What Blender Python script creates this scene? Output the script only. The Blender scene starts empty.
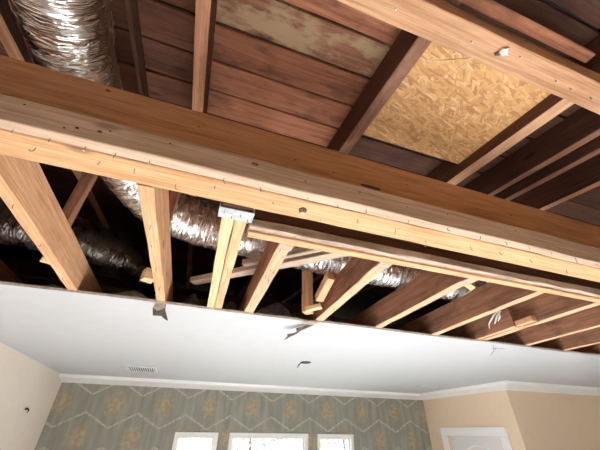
import bpy, bmesh, math, random
from mathutils import Vector, Matrix, noise
random.seed(7)
scene = bpy.context.scene
col = scene.collection
CZ = 1.93                       # camera height above the floor; all z below are relative to the camera

# ------------------------------------------------------------------ camera
cam_d = bpy.data.cameras.new('camera'); cam = bpy.data.objects.new('camera', cam_d); col.objects.link(cam)
cam_d.sensor_width = 36.0; cam_d.lens = 302.43 / 600 * 36.0; cam_d.clip_start = 0.01
cam.matrix_world = Matrix(((0.94344, -0.196329, -0.267163, 0), (-0.331376, -0.532736, -0.778705, 0),
                           (0.010555, 0.823193, -0.567663, CZ), (0, 0, 0, 1)))
scene.camera = cam
scene.view_settings.view_transform = 'Standard'; scene.view_settings.look = 'None'
scene.view_settings.gamma = 1.0; scene.view_settings.use_curve_mapping = False
scene.view_settings.exposure = -0.55
scene.cycles.use_denoising = True
scene.cycles.max_bounces = 10; scene.cycles.diffuse_bounces = 6; scene.cycles.transparent_max_bounces = 16
scene.cycles.sample_clamp_indirect = 0

# ------------------------------------------------------------------ sky and sun
SUN_EL = math.radians(20)
w = bpy.data.worlds.new('world'); scene.world = w; w.use_nodes = True
nt = w.node_tree; nt.nodes.clear()
sky = nt.nodes.new('ShaderNodeTexSky'); sky.sky_type = 'NISHITA'; sky.sun_disc = False
sky.sun_elevation = SUN_EL; sky.sun_rotation = math.radians(4); sky.air_density = 1.0; sky.dust_density = 3.0
bg = nt.nodes.new('ShaderNodeBackground'); bg.inputs[1].default_value = 1.3
wo = nt.nodes.new('ShaderNodeOutputWorld')
nt.links.new(sky.outputs[0], bg.inputs[0]); nt.links.new(bg.outputs[0], wo.inputs[0])
sd = bpy.data.lights.new('sun', 'SUN'); sd.energy = 190.0; sd.angle = math.radians(0.6); sd.color = (0.93, 0.965, 1.0)
sun = bpy.data.objects.new('sun', sd); col.objects.link(sun)
az = math.radians(4)
sun.rotation_euler = Vector((math.sin(az) * math.cos(SUN_EL), math.cos(az) * math.cos(SUN_EL), math.sin(SUN_EL))).to_track_quat('Z', 'Y').to_euler()
sun.location = (2, 12, 8)
def portal(x0, x1, y, z0, z1, flip):
    d = bpy.data.lights.new('window_portal', 'AREA'); d.shape = 'RECTANGLE'; d.size = x1 - x0; d.size_y = z1 - z0
    d.cycles.is_portal = True
    o = bpy.data.objects.new('window_portal', d); col.objects.link(o)
    if flip == 'X':        # in the far right wall, facing into the room
        o.location = (y, (x0 + x1) / 2, (z0 + z1) / 2 + CZ); o.rotation_euler = (math.radians(90), 0, math.radians(90))
    else:
        o.location = ((x0 + x1) / 2, y, (z0 + z1) / 2 + CZ); o.rotation_euler = (math.radians(-90), 0, 0)

# ------------------------------------------------------------------ materials
MATS = {}
def newmat(name):
    m = bpy.data.materials.new(name); m.use_nodes = True
    n = m.node_tree.nodes; n.clear()
    out = n.new('ShaderNodeOutputMaterial'); b = n.new('ShaderNodeBsdfPrincipled')
    m.node_tree.links.new(b.outputs[0], out.inputs[0])
    MATS[name] = m
    return m, n, m.node_tree.links, b
def ramp(n, stops):
    r = n.new('ShaderNodeValToRGB'); e = r.color_ramp.elements
    while len(e) < len(stops): e.new(0.5)
    for el, (p, c) in zip(e, stops): el.position = p; el.color = (*c, 1) if len(c) == 3 else c
    return r
def math_node(n, l, op, a, b=None, c=None):
    m = n.new('ShaderNodeMath'); m.operation = op
    for i, v in enumerate((a, b, c)):
        if v is None: continue
        if isinstance(v, (int, float)): m.inputs[i].default_value = v
        else: l.new(v, m.inputs[i])
    return m.outputs[0]
def mix(n, l, fac, a, b, blend='MIX'):
    m = n.new('ShaderNodeMix'); m.data_type = 'RGBA'; m.blend_type = blend
    for i, v in ((0, fac), (6, a), (7, b)):
        if isinstance(v, (int, float)): m.inputs[i].default_value = v
        elif isinstance(v, tuple): m.inputs[i].default_value = (*v, 1)
        else: l.new(v, m.inputs[i])
    return m.outputs[2]
def wood(name, light, dark, stain=None, stain_amt=0.0, rough=0.75, grain=1.0, var=0.25):
    """sawn softwood: grain along the board's local X, growth bands, knots, a few stains"""
    m, n, l, b = newmat(name)
    tc = n.new('ShaderNodeTexCoord'); oi = n.new('ShaderNodeObjectInfo')
    off = n.new('ShaderNodeVectorMath'); off.operation = 'MULTIPLY_ADD'
    cmb = n.new('ShaderNodeCombineXYZ')
    for i in range(3): l.new(oi.outputs['Random'], cmb.inputs[i])
    l.new(cmb.outputs[0], off.inputs[0]); off.inputs[1].default_value = (17, 9, 13); l.new(tc.outputs['Object'], off.inputs[2])
    mp = n.new('ShaderNodeMapping'); mp.inputs['Scale'].default_value = (1.6, 26 * grain, 26 * grain); l.new(off.outputs[0], mp.inputs[0])
    g = n.new('ShaderNodeTexNoise'); g.inputs['Scale'].default_value = 1.6; g.inputs['Detail'].default_value = 6; g.inputs['Roughness'].default_value = 0.62
    g.inputs['Distortion'].default_value = 0.5; l.new(mp.outputs[0], g.inputs[0])
    mp2 = n.new('ShaderNodeMapping'); mp2.inputs['Scale'].default_value = (4, 120, 120); l.new(off.outputs[0], mp2.inputs[0])
    f = n.new('ShaderNodeTexNoise'); f.inputs['Scale'].default_value = 1.5; f.inputs['Detail'].default_value = 3; l.new(mp2.outputs[0], f.inputs[0])
    r = ramp(n, [(0.28, dark), (0.52, light), (0.75, tuple(min(1, c * 1.12) for c in light))]); l.new(g.outputs[0], r.inputs[0])
    fr = ramp(n, [(0.35, (0.72, 0.68, 0.64)), (0.6, (1, 1, 1))]); l.new(f.outputs[0], fr.inputs[0])
    c = mix(n, l, 0.85, r.outputs[0], fr.outputs[0], 'MULTIPLY')
    # knots
    mk = n.new('ShaderNodeMapping'); mk.inputs['Scale'].default_value = (3.2, 9, 9); l.new(off.outputs[0], mk.inputs[0])
    v = n.new('ShaderNodeTexVoronoi'); v.inputs['Scale'].default_value = 1.0; l.new(mk.outputs[0], v.inputs[0])
    kr = ramp(n, [(0.05, (1, 1, 1)), (0.13, (0, 0, 0))]); l.new(v.outputs['Distance'], kr.inputs[0])
    c = mix(n, l, math_node(n, l, 'MULTIPLY', kr.outputs[0], 0.75), c, tuple(x * 0.45 for x in dark))
    if stain:
        s = n.new('ShaderNodeTexNoise'); s.inputs['Scale'].default_value = 5.5; s.inputs['Detail'].default_value = 7; s.inputs['Roughness'].default_value = 0.65
        ms = n.new('ShaderNodeMapping'); ms.inputs['Scale'].default_value = (1, 2.2, 2.2); l.new(off.outputs[0], ms.inputs[0]); l.new(ms.outputs[0], s.inputs[0])
        sr = ramp(n, [(0.46 if name.endswith('peeled') else 0.5, (0, 0, 0)), (0.56 if name.endswith('peeled') else 0.62, (1, 1, 1))]); l.new(s.outputs[0], sr.inputs[0])
        c = mix(n, l, math_node(n, l, 'MULTIPLY', sr.outputs[0], stain_amt), c, stain)
    hv = n.new('ShaderNodeHueSaturation'); l.new(c, hv.inputs['Color'])
    l.new(math_node(n, l, 'MULTIPLY_ADD', oi.outputs['Random'], var, 1 - var / 2), hv.inputs['Value'])
    l.new(hv.outputs[0], b.inputs['Base Color'])
    b.inputs['Roughness'].default_value = rough; b.inputs['Specular IOR Level'].default_value = 0.25
    bp = n.new('ShaderNodeBump'); bp.inputs['Strength'].default_value = 0.35; bp.inputs['Distance'].default_value = 0.003
    l.new(math_node(n, l, 'ADD', f.outputs[0], g.outputs[0]), bp.inputs['Height']); l.new(bp.outputs[0], b.inputs['Normal'])
    return m
def plain(name, colr, rough=0.6, metal=0.0, nscale=0, namt=0.1, bump=0.0):
    m, n, l, b = newmat(name)
    b.inputs['Base Color'].default_value = (*colr, 1); b.inputs['Roughness'].default_value = rough; b.inputs['Metallic'].default_value = metal
    if nscale:
        tc = n.new('ShaderNodeTexCoord'); t = n.new('ShaderNodeTexNoise'); t.inputs['Scale'].default_value = nscale; t.inputs['Detail'].default_value = 5
        l.new(tc.outputs['Object'], t.inputs[0])
        r = ramp(n, [(0.3, tuple(c * (1 - namt) for c in colr)), (0.7, tuple(min(1, c * (1 + namt)) for c in colr))])
        l.new(t.outputs[0], r.inputs[0]); l.new(r.outputs[0], b.inputs['Base Color'])
        if bump:
            bp = n.new('ShaderNodeBump'); bp.inputs['Strength'].default_value = bump; bp.inputs['Distance'].default_value = 0.004
            l.new(t.outputs[0], bp.inputs['Height']); l.new(bp.outputs[0], b.inputs['Normal'])
    return m

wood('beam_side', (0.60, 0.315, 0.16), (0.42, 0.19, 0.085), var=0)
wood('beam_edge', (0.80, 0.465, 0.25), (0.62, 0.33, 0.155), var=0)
wood('pale_pine', (0.70, 0.51, 0.375), (0.56, 0.385, 0.265), stain=(0.50, 0.35, 0.25), stain_amt=0.3, var=0)
wood('new_pine', (0.86, 0.64, 0.38), (0.70, 0.47, 0.25), var=0.1)
wood('joist_orange', (0.90, 0.53, 0.30), (0.74, 0.39, 0.20), stain=(0.45, 0.22, 0.11), stain_amt=0.3, var=0.1)
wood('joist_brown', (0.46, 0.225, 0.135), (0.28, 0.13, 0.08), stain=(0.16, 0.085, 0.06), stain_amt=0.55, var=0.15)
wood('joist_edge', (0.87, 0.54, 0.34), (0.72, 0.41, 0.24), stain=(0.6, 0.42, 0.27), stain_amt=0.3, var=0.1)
wood('weathered', (0.66, 0.53, 0.41), (0.42, 0.31, 0.23), stain=(0.25, 0.18, 0.13), stain_amt=0.5, var=0.1)
wood('rafter_brown', (0.125, 0.055, 0.036), (0.075, 0.034, 0.024), var=0.15)  # rafter sides: shade painted into the colour
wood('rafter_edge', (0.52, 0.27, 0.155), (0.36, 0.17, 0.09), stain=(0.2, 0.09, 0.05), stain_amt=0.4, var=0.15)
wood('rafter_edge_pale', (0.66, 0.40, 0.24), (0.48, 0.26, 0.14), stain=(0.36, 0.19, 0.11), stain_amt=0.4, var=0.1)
wood('rafter_dark', (0.15, 0.075, 0.048), (0.085, 0.042, 0.028), var=0.25)
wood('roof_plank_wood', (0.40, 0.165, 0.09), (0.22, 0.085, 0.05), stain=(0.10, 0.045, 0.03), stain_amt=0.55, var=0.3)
wood('roof_plank_half_shaded', (0.20, 0.082, 0.048), (0.115, 0.046, 0.03), stain=(0.06, 0.03, 0.02), stain_amt=0.5, var=0.3)  # darker plank copy left of the rafter by the duct; shade painted in
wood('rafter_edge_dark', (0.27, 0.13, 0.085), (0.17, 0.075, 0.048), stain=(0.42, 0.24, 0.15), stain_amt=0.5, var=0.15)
wood('roof_plank_shaded', (0.11, 0.05, 0.033), (0.065, 0.03, 0.022), stain=(0.045, 0.022, 0.018), stain_amt=0.6, var=0.3)  # darkest plank copy; the beam's shadow and roof shade painted in
wood('roof_plank_peeled', (0.30, 0.14, 0.08), (0.13, 0.06, 0.035), stain=(0.42, 0.30, 0.175), stain_amt=0.85, var=0.0)
wood('top_beam_wood', (0.64, 0.375, 0.215), (0.45, 0.235, 0.12), stain=(0.42, 0.22, 0.12), stain_amt=0.3, var=0)
plain('drywall_paint', (0.58, 0.59, 0.605), 0.85, nscale=9, namt=0.015)
plain('drywall_core', (0.62, 0.59, 0.54), 0.95, nscale=60, namt=0.2)
plain('torn_paper', (0.20, 0.165, 0.135), 0.95, nscale=50, namt=0.45)
plain('torn_paper_pale', (0.62, 0.55, 0.46), 0.95, nscale=50, namt=0.3)
plain('wall_beige', (0.82, 0.65, 0.485), 0.8, nscale=14, namt=0.02)
plain('wall_plain', (0.86, 0.755, 0.65), 0.8, nscale=14, namt=0.02)
plain('trim_white', (0.90, 0.90, 0.90), 0.45)
plain('door_white', (0.80, 0.80, 0.79), 0.4)
plain('floor_carpet', (0.70, 0.69, 0.68), 0.95, nscale=180, namt=0.12)
plain('galvanised', (0.62, 0.66, 0.68), 0.42, 0.55, nscale=45, namt=0.2)
plain('nail_steel', (0.20, 0.17, 0.15), 0.45, 0.7)
plain('nail_head', (0.62, 0.58, 0.54), 0.4, 0.5)
plain('rust', (0.16, 0.07, 0.04), 0.9, nscale=120, namt=0.4)
plain('vent_metal', (0.70, 0.71, 0.71), 0.5, 0.1)
plain('vent_dark', (0.07, 0.07, 0.075), 0.8)
plain('black_plastic', (0.025, 0.023, 0.022), 0.6)
plain('insulation_grey', (0.30, 0.29, 0.25), 1.0, nscale=40, namt=0.4, bump=1.0)
plain('caulk_white', (0.78, 0.76, 0.73), 0.7)
plain('leaf_skylit', (0.22, 0.34, 0.42), 0.7, nscale=20, namt=0.3)  # blue of the sky behind put into the leaf colour
plain('bark', (0.14, 0.10, 0.08), 0.9)
plain('lawn', (0.07, 0.09, 0.05), 0.95, nscale=3, namt=0.3)
plain('roof_felt', (0.03, 0.028, 0.026), 0.95)
# foil
def foil(name, colr, r0, r1):
    m, n, l, b = newmat(name)
    b.inputs['Metallic'].default_value = 1.0; b.inputs['Base Color'].default_value = (*colr, 1)
    tc = n.new('ShaderNodeTexCoord')
    mp = n.new('ShaderNodeMapping'); l.new(tc.outputs['UV'], mp.inputs[0]); mp.inputs['Scale'].default_value = (5, 42, 1)
    t1 = n.new('ShaderNodeTexNoise'); t1.inputs['Scale'].default_value = 1.0; t1.inputs['Detail'].default_value = 2; t1.inputs['Distortion'].default_value = 1.5; l.new(mp.outputs[0], t1.inputs[0])
    rg = math_node(n, l, 'ABSOLUTE', math_node(n, l, 'SUBTRACT', t1.outputs[0], 0.5))
    bp = n.new('ShaderNodeBump'); bp.inputs['Strength'].default_value = 1.0; bp.inputs['Distance'].default_value = 0.02
    l.new(rg, bp.inputs['Height']); l.new(bp.outputs[0], b.inputs['Normal'])
    t2 = n.new('ShaderNodeTexNoise'); t2.inputs['Scale'].default_value = 14; l.new(tc.outputs['Object'], t2.inputs[0])
    r = ramp(n, [(0.35, (r0,) * 3), (0.7, (r1,) * 3)]); l.new(t2.outputs[0], r.inputs[0]); l.new(r.outputs[0], b.inputs['Roughness'])
foil('duct_foil', (0.92, 0.91, 0.90), 0.16, 0.32)
foil('duct_foil_shaded', (0.11, 0.09, 0.08), 0.2, 0.4)  # attic shade put into the foil colour
# osb: overlapping strands in three directions
m, n, l, b = newmat('osb_strand')
tc = n.new('ShaderNodeTexCoord'); prev = None
for k, ang in enumerate((0.35, 1.25, 2.3, 2.9)):
    mp = n.new('ShaderNodeMapping'); mp.inputs['Rotation'].default_value = (0, 0, ang); mp.inputs['Location'].default_value = (k * 3.1, k * 1.7, 0)
    l.new(tc.outputs['Object'], mp.inputs[0])
    sc_ = n.new('ShaderNodeMapping'); sc_.inputs['Scale'].default_value = (26, 120, 1); l.new(mp.outputs[0], sc_.inputs[0])
    v = n.new('ShaderNodeTexVoronoi'); v.voronoi_dimensions = '2D'; v.inputs['Scale'].default_value = 1; l.new(sc_.outputs[0], v.inputs[0])
    sep = n.new('ShaderNodeSeparateColor'); l.new(v.outputs['Color'], sep.inputs[0])
    r = ramp(n, [(0.0, (0.50, 0.25, 0.10)), (0.45, (0.69, 0.375, 0.15)), (0.85, (0.77, 0.455, 0.20)), (1.0, (0.86, 0.58, 0.30))]); l.new(sep.outputs[0], r.inputs[0])
    if prev is None: prev = r.outputs[0]; hprev = sep.outputs[0]
    else:
        g = math_node(n, l, 'GREATER_THAN', sep.outputs[1], 0.55)
        prev = mix(n, l, g, prev, r.outputs[0])
l.new(prev, b.inputs['Base Color']); b.inputs['Roughness'].default_value = 0.7
# wallpaper: staggered ogee trellis with medallions
m, n, l, b = newmat('wallpaper_ogee')
tc = n.new('ShaderNodeTexCoord'); sp = n.new('ShaderNodeSeparateXYZ'); l.new(tc.outputs['Object'], sp.inputs[0])
nz = n.new('ShaderNodeTexNoise'); nz.inputs['Scale'].default_value = 22; nz.inputs['Detail'].default_value = 4; l.new(tc.outputs['Object'], nz.inputs[0])
PW, PP, PHH, PZ = 0.556, 0.335, 0.155, 0.025      # repeat across, row pitch, height of the V, height of a V tip
wob = math_node(n, l, 'MULTIPLY', math_node(n, l, 'SUBTRACT', nz.outputs[0], 0.5), 0.05)
u = math_node(n, l, 'ADD', math_node(n, l, 'MULTIPLY_ADD', sp.outputs[0], 1 / PW, 0.264), wob)
vz = math_node(n, l, 'MULTIPLY_ADD', sp.outputs[2], 1 / PP, -PZ / PP)
row = math_node(n, l, 'FLOOR', vz); fr_ = math_node(n, l, 'MULTIPLY', math_node(n, l, 'SUBTRACT', vz, row), PP)
uk = math_node(n, l, 'MULTIPLY_ADD', row, 0.5, u)
su = math_node(n, l, 'SUBTRACT', math_node(n, l, 'FRACT', math_node(n, l, 'ADD', uk, 100.5)), 0.5)
tt = math_node(n, l, 'POWER', math_node(n, l, 'MULTIPLY', math_node(n, l, 'ABSOLUTE', su), 2.0), 0.95)
d = math_node(n, l, 'ABSOLUTE', math_node(n, l, 'SUBTRACT', fr_, math_node(n, l, 'MULTIPLY', tt, PHH)))
line = ramp(n, [(0.005, (1, 1, 1)), (0.016, (0, 0, 0))]); l.new(d, line.inputs[0])
def med(shift, dz_):
    f_ = math_node(n, l, 'SUBTRACT', math_node(n, l, 'FRACT', math_node(n, l, 'ADD', uk, 100.5 + shift)), 0.5)
    g_ = math_node(n, l, 'SUBTRACT', fr_, (PP + PHH) / 2 - dz_)
    return math_node(n, l, 'SQRT', math_node(n, l, 'ADD', math_node(n, l, 'POWER', math_node(n, l, 'ABSOLUTE', math_node(n, l, 'MULTIPLY', f_, 1.5)), 2.0), math_node(n, l, 'POWER', math_node(n, l, 'ABSOLUTE', math_node(n, l, 'MULTIPLY', g_, 2.3)), 2.0)))
md = math_node(n, l, 'MINIMUM', med(0, 0), med(0.5, PP))
n2 = n.new('ShaderNodeTexNoise'); n2.inputs['Scale'].default_value = 30; n2.inputs['Detail'].default_value = 3; n2.inputs['Distortion'].default_value = 1.5; l.new(tc.outputs['Object'], n2.inputs[0])
mr = ramp(n, [(0.14, (1, 1, 1)), (0.34, (0, 0, 0))])
l.new(math_node(n, l, 'ADD', md, math_node(n, l, 'MULTIPLY', math_node(n, l, 'SUBTRACT', n2.outputs[0], 0.5), 0.75)), mr.inputs[0])
mps = n.new('ShaderNodeMapping'); mps.inputs['Scale'].default_value = (16, 16, 2.5); l.new(tc.outputs['Object'], mps.inputs[0])
n3 = n.new('ShaderNodeTexNoise'); n3.inputs['Scale'].default_value = 1; n3.inputs['Detail'].default_value = 4; l.new(mps.outputs[0], n3.inputs[0])
br = ramp(n, [(0.3, (0.235, 0.24, 0.20)), (0.7, (0.35, 0.35, 0.30))]); l.new(n3.outputs[0], br.inputs[0])
mcol = ramp(n, [(0.42, (0.42, 0.27, 0.15)), (0.6, (0.48, 0.41, 0.29))]); l.new(nz.outputs[0], mcol.inputs[0])
c1 = mix(n, l, math_node(n, l, 'MULTIPLY', mr.outputs[0], 0.75), br.outputs[0], mcol.outputs[0])
n4 = n.new('ShaderNodeTexNoise'); n4.inputs['Scale'].default_value = 38; l.new(tc.outputs['Object'], n4.inputs[0])
lf = ramp(n, [(0.42, (0.25, 0.25, 0.25)), (0.56, (1, 1, 1))]); l.new(n4.outputs[0], lf.inputs[0])
c2 = mix(n, l, math_node(n, l, 'MULTIPLY', line.outputs[0], lf.outputs[0]), c1, (0.53, 0.51, 0.43))
l.new(c2, b.inputs['Base Color']); b.inputs['Roughness'].default_value = 0.75
# window glass: lets daylight through, faint reflection
m = bpy.data.materials.new('window_glass'); m.use_nodes = True; n = m.node_tree.nodes; l = m.node_tree.links; n.clear(); MATS['window_glass'] = m
o_ = n.new('ShaderNodeOutputMaterial'); mx = n.new('ShaderNodeMixShader'); tr = n.new('ShaderNodeBsdfTransparent'); gl = n.new('ShaderNodeBsdfGlossy')
gl.inputs['Roughness'].default_value = 0.02; mx.inputs[0].default_value = 0.05
l.new(tr.outputs[0], mx.inputs[1]); l.new(gl.outputs[0], mx.inputs[2]); l.new(mx.outputs[0], o_.inputs[0])

# ------------------------------------------------------------------ helpers
def link(name, me, mat=None, parent=None, mw=None):
    o = bpy.data.objects.new(name, me); col.objects.link(o)
    if mat and not me.materials:
        for mm in (mat if isinstance(mat, (list, tuple)) else [mat]): me.materials.append(MATS[mm])
    if mw is not None: o.matrix_basis = mw
    if parent is not None:
        o.parent = parent
        chain = Matrix.Identity(4); p = parent; mats = []
        while p is not None: mats.append(p); p = p.parent
        for q in reversed(mats): chain = chain @ q.matrix_parent_inverse @ q.matrix_basis if q.parent else q.matrix_basis.copy()
        o.matrix_parent_inverse = chain.inverted()
    return o
def tag(o, label, cat, group=None):
    o['label'] = label; o['category'] = cat
    if group: o['group'] = group
    return o
def struct(o): o['kind'] = 'structure'; return o
def frame(a, b, up):
    a, b = Vector(a), Vector(b); x = (b - a).normalized(); z = Vector(up); z = (z - x * z.dot(x)).normalized(); y = z.cross(x)
    R = Matrix((x, y, z)).transposed().to_4x4()
    return Matrix.Translation((a + b) / 2 + Vector((0, 0, CZ))) @ R, (b - a).length
def board(name, a, b, wd, ht, mat, up=(0, 0, 1), parent=None, rough=0.0012, bev=0.0025, segs=None, side=0, vert=0):
    """sawn board from a to b; wd across, ht along up; side/vert shift the centre line by half sizes"""
    mw, L = frame(a, b, up)
    mw = mw @ Matrix.Translation((0, side * wd / 2, vert * ht / 2))
    segs = segs or max(1, min(24, int(L / 0.12)))
    bm = bmesh.new(); rings = []
    rnd = random.Random('%.3f %.3f %.3f %s' % (a[0], a[1], b[2], name))
    e = min(bev, wd * .2, ht * .2)
    prof = [(-wd/2 + e, -ht/2), (wd/2 - e, -ht/2), (wd/2, -ht/2 + e), (wd/2, ht/2 - e), (wd/2 - e, ht/2), (-wd/2 + e, ht/2), (-wd/2, ht/2 - e), (-wd/2, -ht/2 + e)]
    for i in range(segs + 1):
        x = -L/2 + L * i / segs
        rings.append([bm.verts.new((x, p + rnd.uniform(-rough, rough), q + rnd.uniform(-rough, rough))) for p, q in prof])
    for r0, r1 in zip(rings, rings[1:]):
        for k in range(8): bm.faces.new((r0[k], r0[(k + 1) % 8], r1[(k + 1) % 8], r1[k]))
    bm.faces.new(rings[0]); bm.faces.new(list(reversed(rings[-1])))
    bmesh.ops.recalc_face_normals(bm, faces=bm.faces)
    if isinstance(mat, (tuple, list)):          # joist, beam: drywall-covered edge cleaner than aged sides; rafters: shade painted into sides
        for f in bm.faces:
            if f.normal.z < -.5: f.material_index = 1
    me = bpy.data.meshes.new(name); bm.to_mesh(me); bm.free()
    return link(name, me, mat, parent, mw)
def box_bm(bm, x0, x1, y0, y1, z0, z1):
    vs = [bm.verts.new((x, y, z)) for z in (z0, z1) for y in (y0, y1) for x in (x0, x1)]
    for f in ((0, 2, 3, 1), (4, 5, 7, 6), (0, 1, 5, 4), (2, 6, 7, 3), (0, 4, 6, 2), (1, 3, 7, 5)): bm.faces.new([vs[i] for i in f])
def boxes(name, lst, mat, parent=None, bev=0.0, origin=None):
    xs = [v for q in lst for v in q[0:2]]; ys = [v for q in lst for v in q[2:4]]; zs = [v for q in lst for v in q[4:6]]
    c = Vector(origin) if origin else Vector(((min(xs) + max(xs)) / 2, (min(ys) + max(ys)) / 2, min(zs)))
    bm = bmesh.new()
    for q in lst: box_bm(bm, q[0] - c.x, q[1] - c.x, q[2] - c.y, q[3] - c.y, q[4] - c.z, q[5] - c.z)
    if bev: bmesh.ops.bevel(bm, geom=list(bm.edges), offset=bev, segments=1, affect='EDGES')
    me = bpy.data.meshes.new(name); bm.to_mesh(me); bm.free()
    return link(name, me, mat, parent, Matrix.Translation(c + Vector((0, 0, CZ))))
def tube_mesh(name, pts, rad, sides=6, wob=0.0, uv=False):
    bm = bmesh.new(); rings = []; pts = [Vector(p) for p in pts]; up = None
    for i, p in enumerate(pts):
        t = (pts[min(i + 1, len(pts) - 1)] - pts[max(i - 1, 0)]).normalized()
        if up is None: up = t.orthogonal().normalized()
        up = (up - t * up.dot(t)).normalized(); s = t.cross(up)
        r = rad[i] if isinstance(rad, (list, tuple)) else rad
        rings.append([bm.verts.new(p + (up * math.cos(2 * math.pi * k / sides) + s * math.sin(2 * math.pi * k / sides)) * r) for k in range(sides)])
    for a, c in zip(rings, rings[1:]):
        for k in range(sides): bm.faces.new((a[k], a[(k + 1) % sides], c[(k + 1) % sides], c[k]))
    bm.faces.new(list(reversed(rings[0]))); bm.faces.new(rings[-1])
    bmesh.ops.recalc_face_normals(bm, faces=bm.faces)
    me = bpy.data.meshes.new(name); bm.to_mesh(me); bm.free()
    return me
def tube(name, pts, rad, mat, parent=None, sides=6):
    c = Vector(pts[0])
    me = tube_mesh(name, [Vector(p) - c for p in pts], rad, sides)
    return link(name, me, mat, parent, Matrix.Translation(c + Vector((0, 0, CZ))))

# ------------------------------------------------------------------ room shell
FL = -CZ; ZC = 0.54; ZJ = 0.553
XL, YB, XR, YR = -1.338, 4.72, 3.788, 3.142
XFAR, YN = 7.0, -2.6
struct(boxes('floor', [(XL - .15, XFAR + .15, YN - .15, YB + .15, FL - .1, FL)], 'floor_carpet'))
struct(boxes('wall_left', [(XL - .12, XL, YN, YB + .15, FL, ZJ)], 'wall_plain'))
# back wall with three window openings
WIN = [(0.045, 0.564), (0.703, 1.77), (1.903, 2.458)]; WT, WB = 0.0, -1.15; CS = 0.05
opens = [(a + CS * .7, b_ - CS * .7) for a, b_ in WIN]; ot, ob = WT - CS * .7, WB + CS * .7
seg = []; x = XL
for a, b_ in opens: seg.append((x, a, YB, YB + .15, FL, ZJ)); x = b_
seg.append((x, XR + .12, YB, YB + .15, FL, ZJ))
for a, b_ in opens: seg.append((a, b_, YB, YB + .15, ot, ZJ)); seg.append((a, b_, YB, YB + .15, FL, ob))
struct(boxes('wall_back', seg, 'wallpaper_ogee', origin=(0, YB, 0)))
# right wall with a door, then the return
DY0, DY1, DZ = 3.317, 4.438, 0.092      # outer casing
dy0, dy1, dz = DY0 + .09, DY1 - .09, DZ - .085
struct(boxes('wall_right', [(XR, XR + .12, YR + .12, dy0, FL, ZJ), (XR, XR + .12, dy1, YB, FL, ZJ), (XR, XR + .12, dy0, dy1, dz, ZJ)], 'wall_beige'))
struct(boxes('wall_return', [(XR, XFAR, YR, YR + .12, FL, ZJ)], 'wall_beige'))
struct(boxes('wall_near', [(XL, XFAR, YN - .12, YN, FL, 0.75)], 'wall_beige'))
# far right wall with an unseen glazed opening added for fill light
gy0, gy1, gz1 = 0.9, 2.1, 0.12
struct(boxes('wall_far_right', [(XFAR, XFAR + .12, YN, gy0, FL, 1.6), (XFAR, XFAR + .12, gy1, YR + .12, FL, 1.6), (XFAR, XFAR + .12, gy0, gy1, gz1, 1.6)], 'wall_beige'))
gm = (gy0 + gy1) / 2
wd = struct(boxes('window_4', [(XFAR + .03, XFAR + .09, gy0, gy0 + .06, FL, gz1), (XFAR + .03, XFAR + .09, gy1 - .06, gy1, FL, gz1), (XFAR + .03, XFAR + .09, gm - .05, gm + .05, FL + .08, gz1 - .07),
                              (XFAR + .03, XFAR + .09, gy0 + .06, gy1 - .06, gz1 - .07, gz1), (XFAR + .03, XFAR + .09, gy0 + .06, gy1 - .06, FL, FL + .08)], 'trim_white'))
for a, b_ in ((gy0 + .06, gm - .05), (gm + .05, gy1 - .06)):
    boxes('pane', [(XFAR + .057, XFAR + .063, a, b_, FL + .08, gz1 - .07)], 'window_glass', wd)
portal(gy0, gy1, XFAR + .13, FL + .05, gz1, 'X')

# ceiling drywall: cut edge slightly wavy
def ceiling():
    bm = bmesh.new(); xs = []; x = -1.338
    while x < XFAR: xs.append(x); x += 0.045
    xs.append(XFAR)
    def edge(x):
        y = 1.655 + 0.006 * math.sin(x * 5.3) + 0.004 * noise.noise((x * 9, 0, 0)) - 0.012 * math.exp(-((x + 0.75) / .5) ** 2)
        if 0.56 < x < 0.70: y += 0.02 * math.sin((x - .56) / .14 * math.pi)
        return y
    def yback(x): return YB
    low = []; 
    for x in xs:
        low.append([bm.verts.new((x, edge(x), ZC)), bm.verts.new((x, YB, ZC)), bm.verts.new((x, YB, ZJ)), bm.verts.new((x, edge(x) + .004 * noise.noise((x * 30, 3, 0)), ZJ))])
    for a, c in zip(low, low[1:]):
        for k in range(4):
            f = bm.faces.new((a[k], a[(k + 1) % 4], c[(k + 1) % 4], c[k])); f.material_index = 1 if k == 3 else (2 if k == 1 or k == 2 else 0)
    bm.faces.new(low[0]); bm.faces.new(list(reversed(low[-1])))
    bmesh.ops.recalc_face_normals(bm, faces=bm.faces)
    me = bpy.data.meshes.new('ceiling'); bm.to_mesh(me); bm.free()
    return struct(link('ceiling', me, ['drywall_paint', 'drywall_core', 'drywall_core'], None, Matrix.Translation((0, 0, CZ))))
ceil = ceiling()

# crown moulding: profile (distance from wall, z)
CP = [(0, .470), (.012, .470), (.02, .478), (.06, .484), (.12, .494), (.165, .503), (.18, .509), (.19, .535), (.205, ZC), (0, ZC)]
def crown(name, p0, p1, nrm, m0, m1):
    """m0/m1: shift of the ends per unit of projection (mitres)"""
    p0, p1, nrm = Vector(p0), Vector(p1), Vector(nrm); t = (p1 - p0).normalized(); c = (p0 + p1) / 2
    bm = bmesh.new()
    A = [bm.verts.new(p0 + nrm * d + t * (m0 * d) + Vector((0, 0, z)) - c) for d, z in CP]
    B = [bm.verts.new(p1 + nrm * d + t * (m1 * d) + Vector((0, 0, z)) - c) for d, z in CP]
    for k in range(len(CP)): bm.faces.new((A[k], A[(k + 1) % len(CP)], B[(k + 1) % len(CP)], B[k]))
    bm.faces.new(A); bm.faces.new(B[::-1]); bmesh.ops.recalc_face_normals(bm, faces=bm.faces)
    me = bpy.data.meshes.new(name); bm.to_mesh(me); bm.free()
    return struct(link(name, me, 'trim_white', None, Matrix.Translation(c + Vector((0, 0, CZ)))))
crown('trim_1', (XL, YB, 0), (XR, YB, 0), (0, -1, 0), 0, -1)
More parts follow.
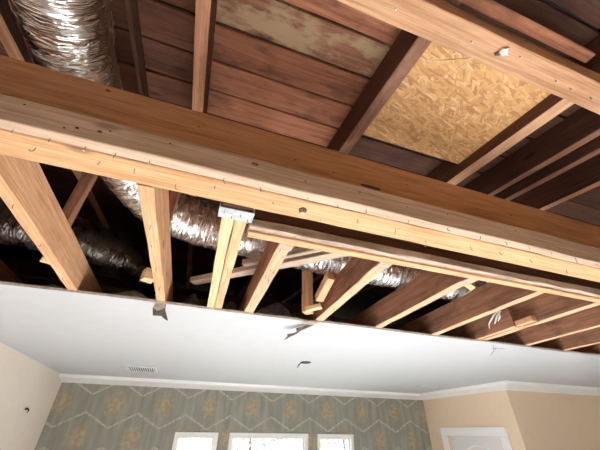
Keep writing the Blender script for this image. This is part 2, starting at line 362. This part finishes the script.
crown('trim_2', (XR, YB, 0), (XR, YR, 0), (-1, 0, 0), 1, 1)
crown('trim_3', (XR, YR, 0), (XFAR, YR, 0), (0, -1, 0), -1, 0)

# windows in the back wall
def window(idx, a, b_, cols):
    cy0, cy1 = YB - .022, YB
    win = struct(boxes('window_%d' % idx, [(a, a + CS, cy0, cy1, WB, WT - CS), (b_ - CS, b_, cy0, cy1, WB, WT - CS), (a, b_, cy0 - .004, cy1, WT - CS, WT)], 'trim_white', bev=.003))
    ia, ib, it, ibm = a + CS * .7, b_ - CS * .7, WT - CS * .7, WB + CS * .7
    boxes('window_sill', [(a - .03, b_ + .03, YB - .06, YB, WB - .03, WB)], 'trim_white', win, bev=.003)
    boxes('sash', [(ia, ia + .03, YB + .03, YB + .075, ibm, it), (ib - .03, ib, YB + .03, YB + .075, ibm, it), (ia + .03, ib - .03, YB + .03, YB + .075, it - .03, it), (ia + .03, ib - .03, YB + .03, YB + .075, ibm, ibm + .035)], 'trim_white', win)
    pa, pb, pt, pbm = ia + .03, ib - .03, it - .03, ibm + .035
    for k in range(1, cols):
        xx = pa + (pb - pa) * k / cols
        boxes('muntin', [(xx - .006, xx + .006, YB + .042, YB + .064, pbm, pt)], 'trim_white', win)
    zs = [pbm, (pbm + pt) / 2, pt]
    boxes('muntin', [(pa, pb, YB + .044, YB + .062, zs[1] - .007, zs[1] + .007)], 'trim_white', win)
    for k in range(cols):
        for j in range(2):
            boxes('pane', [(pa + (pb - pa) * k / cols, pa + (pb - pa) * (k + 1) / cols, YB + .051, YB + .055, zs[j], zs[j + 1])], 'window_glass', win)
    portal(ia, ib, YB + .152, ibm, it, False)
window(1, *WIN[0], 3); window(2, *WIN[1], 3); window(3, *WIN[2], 2)

# door in the right wall
door = struct(boxes('door_1', [(XR + .05, XR + .09, dy0 + .008, dy1 - .008, FL + .01, dz - .012)], 'door_white'))
boxes('door_casing', [(XR - .02, XR, DY0, dy0 + .012, FL, dz), (XR - .02, XR, dy1 - .012, DY1, FL, dz), (XR - .024, XR, DY0, DY1, dz - .012, DZ)], 'trim_white', door, bev=.004)
boxes('door_stop', [(XR + .09, XR + .11, dy0, dy0 + .02, FL, dz), (XR + .09, XR + .11, dy1 - .02, dy1, FL, dz), (XR + .09, XR + .11, dy0 + .02, dy1 - .02, dz - .02, dz)], 'trim_white', door)
cy = (dy0 + dy1) / 2
arc = [(XR + .047, cy - .30 * math.cos(math.pi * k / 24), -.36 + .26 * math.sin(math.pi * k / 24)) for k in range(25)]
tube('arched_panel_moulding', [(XR + .047, cy - .30, -1.0)] + arc + [(XR + .047, cy + .30, -1.0), (XR + .047, cy - .30, -1.0)], .014, 'trim_white', door, 8)
tube('door_knob', [(XR + .052, dy0 + .07, -.95), (XR - .01, dy0 + .07, -.95), (XR - .015, dy0 + .07, -.95), (XR - .035, dy0 + .07, -.95), (XR - .045, dy0 + .07, -.95)], [.01, .01, .024, .026, .012], 'nail_head', door, 12)

# ------------------------------------------------------------------ roof
SL = 0.14
def zr(y): return 1.0 + SL * (y - 0.5)          # underside of rafters
RD = 0.14                                        # rafter depth
def zp(y): return zr(y) + RD
XA, XB, YA, YZ = -4.0, XFAR + .12, YN - .3, 5.4
def roof_deck():
    bm = bmesh.new(); y0, y1 = YA, YZ
    vs = [bm.verts.new((x, y, zp(y) + dz_)) for dz_ in (.024, .06) for y in (y0, y1) for x in (XA, XB)]
    for f in ((0, 2, 3, 1), (4, 5, 7, 6), (0, 1, 5, 4), (2, 6, 7, 3), (0, 4, 6, 2), (1, 3, 7, 5)): bm.faces.new([vs[i] for i in f])
    me = bpy.data.meshes.new('roof_deck'); bm.to_mesh(me); bm.free()
    return struct(link('roof_deck', me, 'roof_felt', None, Matrix.Translation((0, 0, CZ))))
roof = roof_deck()
nrm = Vector((0, -SL, 1)).normalized()
PWD = 0.1405
y0 = 0.387 - 6 * PWD
for i in range(26):
    ya, yb = y0 + i * PWD, y0 + (i + 1) * PWD
    ym = (ya + yb) / 2
    def plank(xa, xb, mat):
        wdt = PWD - .0075
        jit = random.uniform(-.0025, .0025)
        board('plank', (xa, ym, zp(ym) + .010 + jit), (xb, ym + random.uniform(-.0015, .0015), zp(ym) + .010 + jit), wdt, .019, mat, up=nrm, parent=roof, rough=.001)
    base = 'roof_plank_wood' if 3 < i < 10 else 'roof_plank_shaded'
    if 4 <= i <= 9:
        plank(XA + .05, -.15, 'roof_plank_half_shaded'); plank(-.146, .508, 'roof_plank_peeled' if i == 6 else base)
        plank(.515, XB - .1, 'roof_plank_shaded')
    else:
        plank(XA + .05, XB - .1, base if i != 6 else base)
# OSB patch between two rafters
def osb():
    xa, xb, ya, yb = .512, 1.06, .262, .735
    ym = (ya + yb) / 2; off = .062
    a = Vector((xa, ym, zr(ym) + off)); b_ = Vector((xb, ym, zr(ym) + off))
    return board('osb_panel', a, b_, (yb - ya), .018, 'osb_strand', up=nrm, rough=0, segs=1)
tag(osb(), 'golden oriented strand board sheet patched between two rafters in the roof', 'wood panel')

# attic ends
struct(boxes('wall_attic_left', [(XA - .05, XA, YA, YZ, ZJ, 1.9)], 'rafter_dark'))
struct(boxes('wall_attic_right', [(XFAR + .06, XFAR + .12, YR + .13, YZ - .3, FL, 2.0)], 'rafter_dark'))
struct(boxes('wall_attic_back', [(XA, XB, YZ - .3, YZ - .25, ZJ - .3, 1.95)], 'rafter_dark'))
struct(boxes('wall_attic_near', [(XA, XL - .12, YN - .12, YN, ZJ - .05, 0.75)], 'rafter_dark'))
struct(boxes('ceiling_left_room', [(XA, XL - .12, YN, YZ - .3, ZJ - .03, ZJ)], 'drywall_core'))
struct(boxes('ceiling_right_room', [(XR + .12, XFAR + .12, YR + .12, YZ - .3, ZJ - .03, ZJ)], 'drywall_core'))

# rafters
def rafter(x, wdt, mat, label, ya=YN + .05, yb=5.0, dx=0.0):
    o = board('roof_rafter', (x - dx, ya, zr(ya)), (x + dx, yb, zr(yb)), wdt, RD - .003, mat, up=nrm, vert=1, segs=30)
    return tag(o, label, 'rafter', 'rafters under the roof planks')
rafter(-1.36, .04, 'rafter_dark', 'dark rafter far left, glimpsed behind the joist beside the left ceiling edge')
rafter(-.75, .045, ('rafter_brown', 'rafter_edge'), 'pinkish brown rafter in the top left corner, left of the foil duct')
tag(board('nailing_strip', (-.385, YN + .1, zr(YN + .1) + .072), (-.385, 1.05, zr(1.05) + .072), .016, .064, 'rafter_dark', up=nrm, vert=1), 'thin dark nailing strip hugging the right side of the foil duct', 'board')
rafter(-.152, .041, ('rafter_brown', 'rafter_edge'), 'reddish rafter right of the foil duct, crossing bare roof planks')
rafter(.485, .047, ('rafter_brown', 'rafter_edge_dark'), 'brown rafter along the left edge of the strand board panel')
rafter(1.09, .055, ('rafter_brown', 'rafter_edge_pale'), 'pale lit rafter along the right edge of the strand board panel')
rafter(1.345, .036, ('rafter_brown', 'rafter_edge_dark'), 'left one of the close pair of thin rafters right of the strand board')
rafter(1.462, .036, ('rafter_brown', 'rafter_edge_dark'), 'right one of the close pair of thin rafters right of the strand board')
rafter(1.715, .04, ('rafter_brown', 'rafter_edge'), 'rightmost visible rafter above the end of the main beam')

# ------------------------------------------------------------------ nails (children of the boards that hold them)
def nail_mesh(kind):
    bm = bmesh.new()
    if kind == 0: pts = [(0, 0, .004), (0, 0, -.012), (.002, .003, -.02), (.008, .006, -.024)]
    elif kind == 1: pts = [(0, 0, .004), (0, 0, -.010), (-.004, -.004, -.016), (-.010, -.006, -.015)]
    else: pts = [(0, 0, .004), (0, 0, -.016)]
    pts = [Vector(p) for p in pts]
    me = tube_mesh('nail', pts, .0013, 6)
    bm.from_mesh(me); 
    end = pts[-1]; d = (pts[-1] - pts[-2]).normalized()
    q = d.to_track_quat('Z', 'Y').to_matrix().to_4x4()
    r = bmesh.ops.create_cone(bm, cap_ends=True, segments=8, radius1=.0034, radius2=.0034, depth=.0012, matrix=Matrix.Translation(end) @ q)
    fs = set(f for v in r['verts'] for f in v.link_faces)
    for f in fs: f.material_index = 1
    me2 = bpy.data.meshes.new('nail'); bm.to_mesh(me2); bm.free()
    me2.materials.append(MATS['nail_steel']); me2.materials.append(MATS['nail_head'])
    return me2
NAILS = [nail_mesh(k) for k in range(3)]
def nail(parent, x, y, z, k=None):
    me = NAILS[random.choice((0, 1, 0, 2)) if k is None else k]
    return link('nail', me, None, parent, Matrix.Translation((x, y, z + CZ)) @ Matrix.Rotation(random.uniform(0, 6.28), 4, 'Z') @ Matrix.Scale(random.uniform(.6, .85), 4))

# ------------------------------------------------------------------ main beam, nailer, top beam, rim
YN1, YJ1, YF1 = .597, .637, .727
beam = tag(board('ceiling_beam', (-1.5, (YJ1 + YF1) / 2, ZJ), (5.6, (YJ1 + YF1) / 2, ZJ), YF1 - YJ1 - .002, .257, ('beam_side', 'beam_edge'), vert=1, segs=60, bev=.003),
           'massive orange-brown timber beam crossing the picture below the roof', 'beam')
nailer = tag(board('nailer_board', (-1.45, (YN1 + YJ1) / 2, ZJ), (5.6, (YN1 + YJ1) / 2, ZJ), YJ1 - YN1 - .006, .076, 'pale_pine', vert=1, segs=60),
             'pale nailer board with bent nails fixed along the front of the main beam', 'board')
for x, y in [(-.467, .627), (-.396, .628), (-.323, .627), (-.258, .623), (-.182, .623), (0, .622), (.1, .625), (.235, .619), (.33, .625), (.417, .611), (.568, .616), (.713, .61), (.85, .611), (.963, .61), (1.068, .607), (1.177, .605), (1.301, .608), (1.42, .61)]:
    nail(nailer, x, min(max(y, .608), .628), ZJ)
for x, y in [(-.437, .671), (-.30, .668), (-.22, .666), (-.12, .69), (-.019, .662), (.148, .675), (.308, .706), (.42, .668), (.559, .673), (.70, .70), (.874, .679), (1.0, .67), (1.152, .671), (1.37, .689)]:
    nail(beam, x, y, ZJ)
# countersunk bolt
bolt = tube('bolt_washer', [(.242, .681, ZJ + .002), (.242, .681, ZJ - .003)], .0125, 'rust', beam, 14)
tube('bolt_nut', [(.243, .684, ZJ), (.243, .684, ZJ - .011)], .0075, 'nail_head', bolt, 6)
# chipped knot on the beam face
def blob(name, c, size, mat, parent, seed=0, amp=.3, sub=2, dome=False):
    bm = bmesh.new(); bmesh.ops.create_icosphere(bm, subdivisions=sub, radius=1)
    for v in bm.verts:
        k = 1 + amp * noise.noise(v.co * 1.7 + Vector((seed, seed * 2.1, 0))); v.co = Vector((v.co.x * size[0] * k, v.co.y * size[1] * k, v.co.z * size[2] * k))
    if dome:
        for v in bm.verts: v.co.z = max(v.co.z, 0.001)
    for f in bm.faces: f.smooth = True
    me = bpy.data.meshes.new(name); bm.to_mesh(me); bm.free()
    return link(name, me, mat, parent, Matrix.Translation(Vector(c) + Vector((0, 0, CZ))))
blob('beam_gouge', (.468, YJ1 + .001, .677), (.042, .003, .007), 'black_plastic', beam, 3)
blob('knot', (-.356, YJ1 + .001, .786), (.006, .002, .005), 'rust', beam, 4)
blob('knot', (.072, YN1 + .001, .607), (.010, .002, .005), 'rust', nailer, 5)
for i, (x, z) in enumerate(((-.462, .61), (-.367, .569), (-.281, .594), (-.147, .604), (.395, .601), (.72, .60), (1.02, .605), (.56, .59), (.22, .59))): blob('nail_hole', (x, YN1 + .0008, z), (.0028, .0015, .0022), 'black_plastic', nailer, 30 + i, .3, 1)
for i, (x, z) in enumerate(((.333, .70), (.20, .71), (.62, .735), (1.1, .72), (-.1, .74))): blob('nail_hole', (x, YJ1 + .0008, z), (.004, .0015, .003), 'rust', beam, 50 + i, .3, 1)
blob('knot', (-.30, YN1 + .001, .585), (.005, .002, .003), 'black_plastic', nailer, 6)
blob('knot', (-.345, YN1 + .001, .578), (.004, .002, .003), 'black_plastic', nailer, 7)

TBZ = .86; TBY0, TBY1 = .1795, .251
topb = tag(board('roof_support_beam', (-.27, (TBY0 + TBY1) / 2, TBZ), (6.9, (TBY0 + TBY1) / 2, TBZ), TBY1 - TBY0, .0985, 'top_beam_wood', vert=1, segs=70, rough=.0015),
           'rough pinkish beam high at the top right, carrying the rafters', 'beam')
for x, y in [(.545, .214), (1.011, .219), (.858, .216), (.313, .216), (.924, .219), (.70, .20)]: nail(topb, x, y, TBZ, 2)
pl = blob('plaster_lump', (.65, .205, TBZ - .002), (.014, .010, .009), 'caulk_white', topb, 11, .9, 3)
blob('plaster_lump', (.637, .215, TBZ - .001), (.009, .006, .006), 'nail_steel', topb, 12, .9, 2)
for e in ((.452, .306, .862), (.475, .300, .875), (.525, .325, .84)):
    tube('splinter', [(.585, .248, TBZ + .002), ((.585 + e[0]) / 2, (.248 + e[1]) / 2, (TBZ + e[2]) / 2 - .003), e], [.0022, .0018, .0006], 'new_pine', topb, 5)
strip = tag(board('furring_strip', (-.25, .150, .931), (.955, .150, .931), .03, .017, 'roof_plank_wood', rough=.001), 'narrow brown furring strip at the top right, in front of the high beam', 'board')

rim = tag(board('rim_board', (.11, .849, ZJ + .034), (5.6, .849, ZJ + .034), .04, .15, 'rafter_dark', vert=1, segs=40), 'dark upright rim board behind the main beam, above the weathered ledger', 'board')  # main beam's shadow put into the board's dark colour
ledger = tag(board('ledger_board', (.108, .844, ZJ - .001), (5.6, .844, ZJ - .001), .058, .030, 'weathered', vert=1, segs=50, rough=.0022), 'weathered ledger board that the joist ends butt against, behind the main beam', 'board')
o = board('lath', (.112, .8565, ZJ - .0105), (5.6, .8565, ZJ - .0105), .033, .009, 'joist_orange', vert=1, segs=50, parent=ledger); o['label'] = 'thin orange lath along the underside'

# ------------------------------------------------------------------ ceiling joists
JH = .140; YE = 4.85
def joist(x0, k, yn, mat, label, wdt=.043, ye=YE):
    a = (x0 + k * (yn - .9), yn, ZJ); b_ = (x0 + k * (ye - .9), ye, ZJ)
    return tag(board('ceiling_joist', a, b_, wdt, JH, mat, vert=1, segs=36, rough=.0016), label, 'joist', 'ceiling joists over the opening')
J = {}
J['Z'] = joist(-.985, 0, .73, 'joist_brown', 'leftmost joist, mostly outside the left picture edge', ye=4.85)
J['A'] = joist(-.579, 0, .73, 'joist_orange', 'broad orange joist at the left, first from the left wall')
J['B'] = joist(-.196, .018, .73, 'joist_orange', 'rough split-faced joist hanging from the beam over the torn ceiling paper')
J['D1'] = joist(.0395, .036, .803, 'new_pine', 'pale yellow board, left half of the doubled joist under the metal strap', .037)
J['D2'] = joist(.080, .036, .803, 'joist_orange', 'reddish board, right half of the doubled joist under the metal strap', .037)
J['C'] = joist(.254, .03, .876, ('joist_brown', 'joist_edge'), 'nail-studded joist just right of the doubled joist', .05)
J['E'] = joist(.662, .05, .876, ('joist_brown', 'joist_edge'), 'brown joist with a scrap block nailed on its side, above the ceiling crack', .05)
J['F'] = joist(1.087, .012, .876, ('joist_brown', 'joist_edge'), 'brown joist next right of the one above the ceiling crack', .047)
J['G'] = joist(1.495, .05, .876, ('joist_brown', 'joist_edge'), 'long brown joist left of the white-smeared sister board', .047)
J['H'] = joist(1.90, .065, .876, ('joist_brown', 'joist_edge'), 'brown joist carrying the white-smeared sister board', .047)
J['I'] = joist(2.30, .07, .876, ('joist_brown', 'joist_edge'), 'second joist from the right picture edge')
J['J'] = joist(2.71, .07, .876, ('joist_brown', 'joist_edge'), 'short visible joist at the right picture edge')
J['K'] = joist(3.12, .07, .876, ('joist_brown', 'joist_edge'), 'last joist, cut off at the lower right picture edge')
for kk, pts in dict(B=[(-.182, 1.461), (-.194, .926), (-.198, 1.062), (-.19, 1.25)], C=[(.242, 1.038), (.249, 1.162), (.268, 1.101), (.25, 1.277), (.268, .975), (.262, 1.548), (.27, 1.2), (.252, 1.10), (.26, 1.4), (.244, .93), (.272, 1.33)],
                    E=[(.667, 1.069), (.671, 1.201), (.682, 1.421)], F=[(1.088, 1.063), (1.09, 1.295), (1.092, 1.5)], G=[(1.505, 1.119), (1.52, 1.45)], A=[(-.578, 1.2), (-.582, 1.5), (-.575, .95)],
                    D2=[(.085, 1.155), (.10, 1.515), (.09, 1.30)], D1=[(.055, 1.4)], H=[(1.92, 1.2), (1.94, 1.5)], I=[(2.33, 1.4)]).items():
    for x, y in pts: nail(J[kk], x, y, ZJ)
# metal strap over the end of the doubled joist
strap = tag(boxes('metal_strap', [(.004, .110, .745, .797, ZJ - .0035, ZJ - .001), (.0045, .007, .745, .80, ZJ - .001, ZJ + .05), (.107, .1095, .745, .80, ZJ - .001, ZJ + .05)], 'galvanised'), 'bluish galvanised metal strap at the near end of the doubled joist', 'strap')
for x, y in ((.02, .76), (.045, .78), (.07, .762), (.095, .782)): nail(strap, x, y, ZJ - .004, 2)
tag(board('end_block', (.012, .765, ZJ + .003), (.102, .765, ZJ + .003), .06, .13, 'rafter_brown', vert=1), 'short block behind the metal strap between beam and doubled joist', 'block')
# plates at joist ends
for kk, x in (('C', .256), ('E', .663), ('F', 1.087)):
    boxes('end_plate', [(x - .026, x + .026, .879, .925, ZJ - .004, ZJ - .0016)], 'weathered', J[kk])
# cut blocks
tag(board('wood_block', (-.664, 1.44, .612), (-.612, 1.47, .612), .05, .035, 'new_pine'), 'pale offcut sticking out left of the broad orange joist', 'block')
tag(board('wood_block', (-.262, 1.43, .592), (-.216, 1.45, .592), .055, .05, 'new_pine'), 'pale sawn block left of the rough split joist', 'block')
tag(board('wood_block', (1.135, .955, ZJ + .002), (1.165, .975, ZJ + .06), .05, .03, 'new_pine', up=(0, 1, 0)), 'small pale block right of a joist end under the ledger', 'block')
tag(board('wood_block', (.615, 1.46, .607), (.612, 1.29, .665), .042, .045, 'joist_orange'), 'slanted scrap block on the side of the joist above the ceiling crack', 'block')
o = tag(board('wood_block', (.575, 1.55, ZJ + .012), (.645, 1.50, ZJ + .03), .05, .02, 'new_pine', rough=.004), 'pale splintered chip at the foot of the upright post', 'block')
# sister board on joist H
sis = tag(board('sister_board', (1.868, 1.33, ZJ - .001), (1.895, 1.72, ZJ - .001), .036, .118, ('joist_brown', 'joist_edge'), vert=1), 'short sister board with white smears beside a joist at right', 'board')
tag(board('scab_strip', (1.862, 1.21, ZJ - .001), (1.868, 1.322, ZJ - .001), .036, .03, 'joist_orange', vert=1), 'short orange strip ahead of the white-smeared sister board', 'board')
for pts in ([(1.848, 1.385, .665), (1.846, 1.42, .64), (1.846, 1.455, .60)], [(1.848, 1.40, .668), (1.848, 1.44, .655), (1.853, 1.50, .615), (1.853, 1.51, .585)], [(1.848, 1.395, .66), (1.845, 1.40, .63), (1.846, 1.425, .61)]):
    tube('white_smear', pts, [.004, .006, .0045, .003][:len(pts)] if len(pts) == 4 else [.004, .007, .003], 'caulk_white', sis, 6)

# ------------------------------------------------------------------ posts and braces in the attic
tag(board('attic_post', (-.577, 1.27, ZJ + JH + .001), (-.577, 1.27, zr(1.27) - .002), .04, .045, 'joist_brown', up=(0, 1, 0)), 'upright post behind the broad orange joist, left of the duct bend', 'post')
tag(board('attic_post', (-.188, 1.13, ZJ + JH + .001), (-.186, 1.13, zr(1.13) - .002), .035, .04, 'joist_brown', up=(0, 1, 0)), 'thin upright post right of the rough split joist', 'post')
tag(board('attic_post', (.605, 1.61, ZJ + .02), (.605, 1.61, zr(1.61) - .002), .05, .062, 'joist_orange', up=(0.9, 1, 0)), 'upright post standing left of the joist above the ceiling crack', 'post')
tag(board('diagonal_brace', (-.05, 1.72, .712), (.645, 1.075, .712), .055, .03, 'weathered'), 'lower one of two diagonal braces crossing behind the nail-studded joist', 'brace')
tag(board('diagonal_brace', (.18, 1.40, .712), (.60, 1.01, .712), .03, .03, 'weathered'), 'upper, thinner one of two diagonal braces behind the nail-studded joist', 'brace')
for i, (ya, za, lb) in enumerate(((2.9, .95, 'low dark crosspiece deep in the attic behind the duct'), (3.2, 1.2, 'high dark crosspiece deep in the attic behind the duct'))):
    tag(board('attic_crosspiece', (-1.6, ya, za), (1.4, ya + .1, za), .04, .09, 'rafter_dark'), lb, 'board')

# ------------------------------------------------------------------ ducts
def catmull(P, n):
    P = [Vector(p) for p in P]; P = [P[0] * 2 - P[1]] + P + [P[-1] * 2 - P[-2]]; out = []
    for i in range(1, len(P) - 2):
        for k in range(n):
            t = k / n; a, b_, c, d = P[i - 1:i + 3]
            out.append(.5 * ((2 * b_) + (c - a) * t + (2 * a - 5 * b_ + 4 * c - d) * t * t + (3 * b_ - a - 3 * c + d) * t ** 3))
    return out + [P[-2]]
def duct(name, path, rad, label, n=44, sides=56, seed=0.0, mat='duct_foil'):
    pts = catmull(path, n); c0 = pts[0].copy(); bm = bmesh.new(); uvl = bm.loops.layers.uv.new('uv'); rings = []; up = Vector((0, 0, 1)); s = 0; S = []
    for i, p in enumerate(pts):
        if i: s += (p - pts[i - 1]).length
        S.append(s)
        t = (pts[min(i + 1, len(pts) - 1)] - pts[max(i - 1, 0)]).normalized(); up = (up - t * up.dot(t)).normalized(); sd_ = t.cross(up); ring = []
        for k in range(sides):
            a = 2 * math.pi * k / sides; dirv = up * math.cos(a) + sd_ * math.sin(a)
            q = Vector((s * 20 + seed, math.cos(a) * 1.7, math.sin(a) * 1.7))
            fold = noise.noise(Vector((s * 46 + 1.2 * noise.noise(q * .7), math.cos(a) * 1.5 + seed, math.sin(a) * 1.5)))
            cr = noise.noise(q * 2.4); big = noise.noise(Vector((s * 5, math.cos(a), math.sin(a) + seed)))
            r = rad * (.985 + .060 * abs(fold) + .022 * cr + .05 * big + .012 * math.sin(s * 2 * math.pi / .045))
            ring.append(bm.verts.new(p - c0 + dirv * r))
        rings.append(ring)
    for i in range(len(rings) - 1):
        for k in range(sides):
            f = bm.faces.new((rings[i][k], rings[i][(k + 1) % sides], rings[i + 1][(k + 1) % sides], rings[i + 1][k])); f.smooth = True
            for lp, (uu, vv) in zip(f.loops, ((k, i), (k + 1, i), (k + 1, i + 1), (k, i + 1))): lp[uvl].uv = (uu / sides, S[vv])
    bm.faces.new(list(reversed(rings[0]))); bm.faces.new(rings[-1])
    bmesh.ops.recalc_face_normals(bm, faces=bm.faces)
    me = bpy.data.meshes.new(name); bm.to_mesh(me); bm.free()
    return tag(link(name, me, mat, None, Matrix.Translation(c0 + Vector((0, 0, CZ)))), label, 'duct')
duct('flexible_duct', [(-.512, -1.2, .77), (-.507, -.5, .86), (-.506, .15, .945), (-.509, .5, .96), (-.508, .80, .97), (-.43, 1.06, .95), (-.25, 1.30, .895), (.03, 1.375, .875), (.45, 1.40, .862), (1.0, 1.385, .828), (1.6, 1.42, .822), (2.4, 1.6, .822)], .114,
     'crumpled silver foil duct at the top left, bending right behind the beam', n=80, sides=64)
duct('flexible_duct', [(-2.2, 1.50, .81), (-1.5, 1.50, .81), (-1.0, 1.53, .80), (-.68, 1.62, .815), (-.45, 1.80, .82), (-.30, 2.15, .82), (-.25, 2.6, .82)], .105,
     'dark shaded foil duct deep in the attic at far left', n=30, sides=40, seed=9, mat='duct_foil_shaded')

# insulation lumps lying on the drywall between joists
for i, (x, yy, rx, ry, rz_, lb) in enumerate(((-.375, 2.15, .145, .42, .16, 'grey insulation lump left of the rough split joist'), (-.042, 2.2, .085, .4, .19, 'grey insulation lump between the split joist and doubled joist'),
                                             (.207, 2.1, .045, .35, .16, 'slim grey insulation lump right of the doubled joist'), (.51, 2.2, .145, .4, .22, 'grey insulation lump right of the nail-studded joist'),
                                             (.915, 2.3, .12, .45, .16, 'grey insulation lump right of the upright post'), (-.78, 2.2, .145, .42, .12, 'low grey insulation lump at far left behind the broad joist'))):
    tag(blob('insulation_batt', (x, yy, ZJ + .001), (rx, ry, rz_), 'insulation_grey', None, 20 + i, .18, 4, True), lb, 'insulation', 'insulation lumps over the ceiling')

# ------------------------------------------------------------------ torn drywall paper, ceiling fittings
def flap(name, pts, mat, th=.0015, parent=None):
    """small irregular torn sheet through the given outline points, with thickness"""
    c = sum((Vector(p) for p in pts), Vector()) / len(pts)
    bm = bmesh.new(); vs = [bm.verts.new(Vector(p) - c) for p in pts]; cv = bm.verts.new((0, 0, -.004))
    fs = [bm.faces.new((vs[i], vs[(i + 1) % len(vs)], cv)) for i in range(len(vs))]
    bmesh.ops.solidify(bm, geom=fs, thickness=th); bmesh.ops.recalc_face_normals(bm, faces=bm.faces)
    me = bpy.data.meshes.new(name); bm.to_mesh(me); bm.free()
    return link(name, me, mat, parent, Matrix.Translation(c + Vector((0, 0, CZ))))
f1 = flap('torn_flap', [(-.205, 1.657, .541), (-.155, 1.656, .541), (-.152, 1.672, .515), (-.138, 1.690, .490), (-.128, 1.700, .470), (-.150, 1.698, .478), (-.165, 1.69, .488), (-.205, 1.690, .486), (-.213, 1.672, .515)], 'torn_paper')
tag(f1, 'torn grey drywall paper hanging from the ceiling edge below the split joist', 'torn paper')
flap('gypsum_crumb', [(-.206, 1.652, .54), (-.160, 1.651, .54), (-.155, 1.66, .522), (-.17, 1.665, .512), (-.19, 1.668, .505), (-.207, 1.664, .516)], 'torn_paper_pale', .004, f1)
f2 = flap('torn_flap', [(.690, 1.66, .540), (.668, 1.70, .528), (.625, 1.73, .520), (.612, 1.80, .505), (.590, 1.83, .495), (.565, 1.84, .488), (.560, 1.86, .480), (.540, 1.865, .474), (.555, 1.83, .487), (.545, 1.80, .494), (.585, 1.80, .503), (.600, 1.77, .508), (.580, 1.74, .517), (.615, 1.71, .527), (.64, 1.69, .534)], 'torn_paper')
tag(f2, 'jagged torn drywall strip hanging along the crack at the ceiling edge', 'torn paper')
flap('gypsum_crumb', [(.565, 1.65, .5395), (.69, 1.652, .5395), (.685, 1.675, .534), (.655, 1.695, .530), (.62, 1.69, .531), (.59, 1.67, .536)], 'torn_paper_pale', .004, f2)
t3 = tube('torn_thread', [(2.07, 1.70, .539), (2.13, 1.76, .532), (2.19, 1.72, .530)], .0018, 'torn_paper', None, 5)
tag(t3, 'thin torn paper thread below the ceiling edge at right', 'torn paper')
tube('torn_shred', [(2.14, 1.74, .538), (2.22, 1.85, .530), (2.27, 1.92, .527)], .0014, 'torn_paper', t3, 5)
# ceiling hole with wire
hx, hy = 1.04, 2.82
hole = bpy.data.objects.new('ceiling_wire_outlet', None); col.objects.link(hole); hole.location = (hx, hy, ZC + CZ)
tag(hole, 'small black ceiling outlet with a dangling wire in the white ceiling', 'outlet')
oc = tube('outlet_cover', [(hx, hy, ZC + .0005), (hx, hy, ZC - .004), (hx, hy, ZC - .007)], [.048, .048, .040], 'black_plastic', hole, 20)
tube('wire', [(hx - .01, hy, ZC - .004), (hx - .05, hy - .02, ZC - .012), (hx - .075, hy - .02, ZC - .030), (hx - .085, hy - .02, ZC - .055)], .004, 'black_plastic', hole, 6)
# vents
def vent(x0, x1, yv0, yv1, label, ang=0):
    e = bpy.data.objects.new('ceiling_vent', None); col.objects.link(e); e.location = ((x0 + x1) / 2, (yv0 + yv1) / 2, ZC + CZ); tag(e, label, 'vent')
    z1, z0 = ZC - .0002, ZC - .010
    boxes('frame', [(x0, x1, yv0, yv0 + .018, z0, z1), (x0, x1, yv1 - .018, yv1, z0, z1), (x0, x0 + .02, yv0 + .018, yv1 - .018, z0, z1), (x1 - .02, x1, yv0 + .018, yv1 - .018, z0, z1)], 'vent_metal', e)
    boxes('backing', [(x0 + .02, x1 - .02, yv0 + .018, yv1 - .018, ZC - .002, z1)], 'vent_dark', e)
    nn = 12
    for k in range(nn):
        xx = x0 + .02 + (x1 - x0 - .04) * (k + .5) / nn
        board('slat', (xx, yv0 + .018, ZC - .007), (xx, yv1 - .018, ZC - .007), .0025, .009, 'vent_metal', up=(.5, 0, 1), parent=e, rough=0, segs=1, bev=.0003)
vent(-.57, -.27, 3.66, 3.99, 'slatted metal ceiling vent at the left, above the wallpaper')
vent(3.0, 3.27, 3.72, 4.08, 'slatted metal ceiling vent at the right, beside the beige wall')
# hook on left wall
hk = tag(tube('wall_hook', [(XL, 3.997, .165), (XL + .02, 3.997, .165), (XL + .035, 3.99, .150), (XL + .03, 3.98, .135)], [.012, .006, .005, .004], 'black_plastic', None, 8), 'small dark hook stuck on the plain left wall', 'hook')

# ------------------------------------------------------------------ outdoors
struct(boxes('ground_outside', [(-30, 30, YB + .16, 45, FL - .15, FL - .1)], 'lawn'))
struct(boxes('ground_outside', [(XFAR + .13, 30, -40, YB + .16, FL - .15, FL - .1)], 'lawn'))
def tree(x, y, top, rad, label, seed):
    rnd = random.Random(seed)
    e = bpy.data.objects.new('garden_tree', None); col.objects.link(e); e.location = (x, y, FL - .1 + CZ); tag(e, label, 'tree', 'trees outside the windows')
    tube('trunk', [(x, y, FL - .1), (x + .05, y, FL + .8), (x - .03, y, top - rad * .6)], [.09, .07, .03], 'bark', e, 8)
    bm = bmesh.new(); cz = top - rad
    for i in range(900):
        d = Vector((rnd.gauss(0, 1), rnd.gauss(0, 1), rnd.gauss(0, 1))).normalized() * rad * rnd.uniform(.3, 1)
        p = Vector((d.x * 1.3, d.y, d.z)); u_ = Vector((rnd.gauss(0, 1), rnd.gauss(0, 1), rnd.gauss(0, 1))).normalized(); v2 = u_.orthogonal().normalized(); s_ = rnd.uniform(.04, .09)
        vs = [bm.verts.new(p + u_ * s_), bm.verts.new(p + v2 * s_ * .45), bm.verts.new(p - u_ * s_), bm.verts.new(p - v2 * s_ * .45)]; bm.faces.new(vs)
    me = bpy.data.meshes.new('foliage'); bm.to_mesh(me); bm.free()
    f = link('foliage', me, 'leaf_skylit', e, Matrix.Translation((x, y, cz + CZ))); f['kind'] = 'stuff'
tree(2.0, 9.6, .75, 1.0, 'leafy garden tree seen through the middle window', 1)
tree(5.0, 10.2, .8, 1.05, 'leafy garden tree seen through the right window', 2)
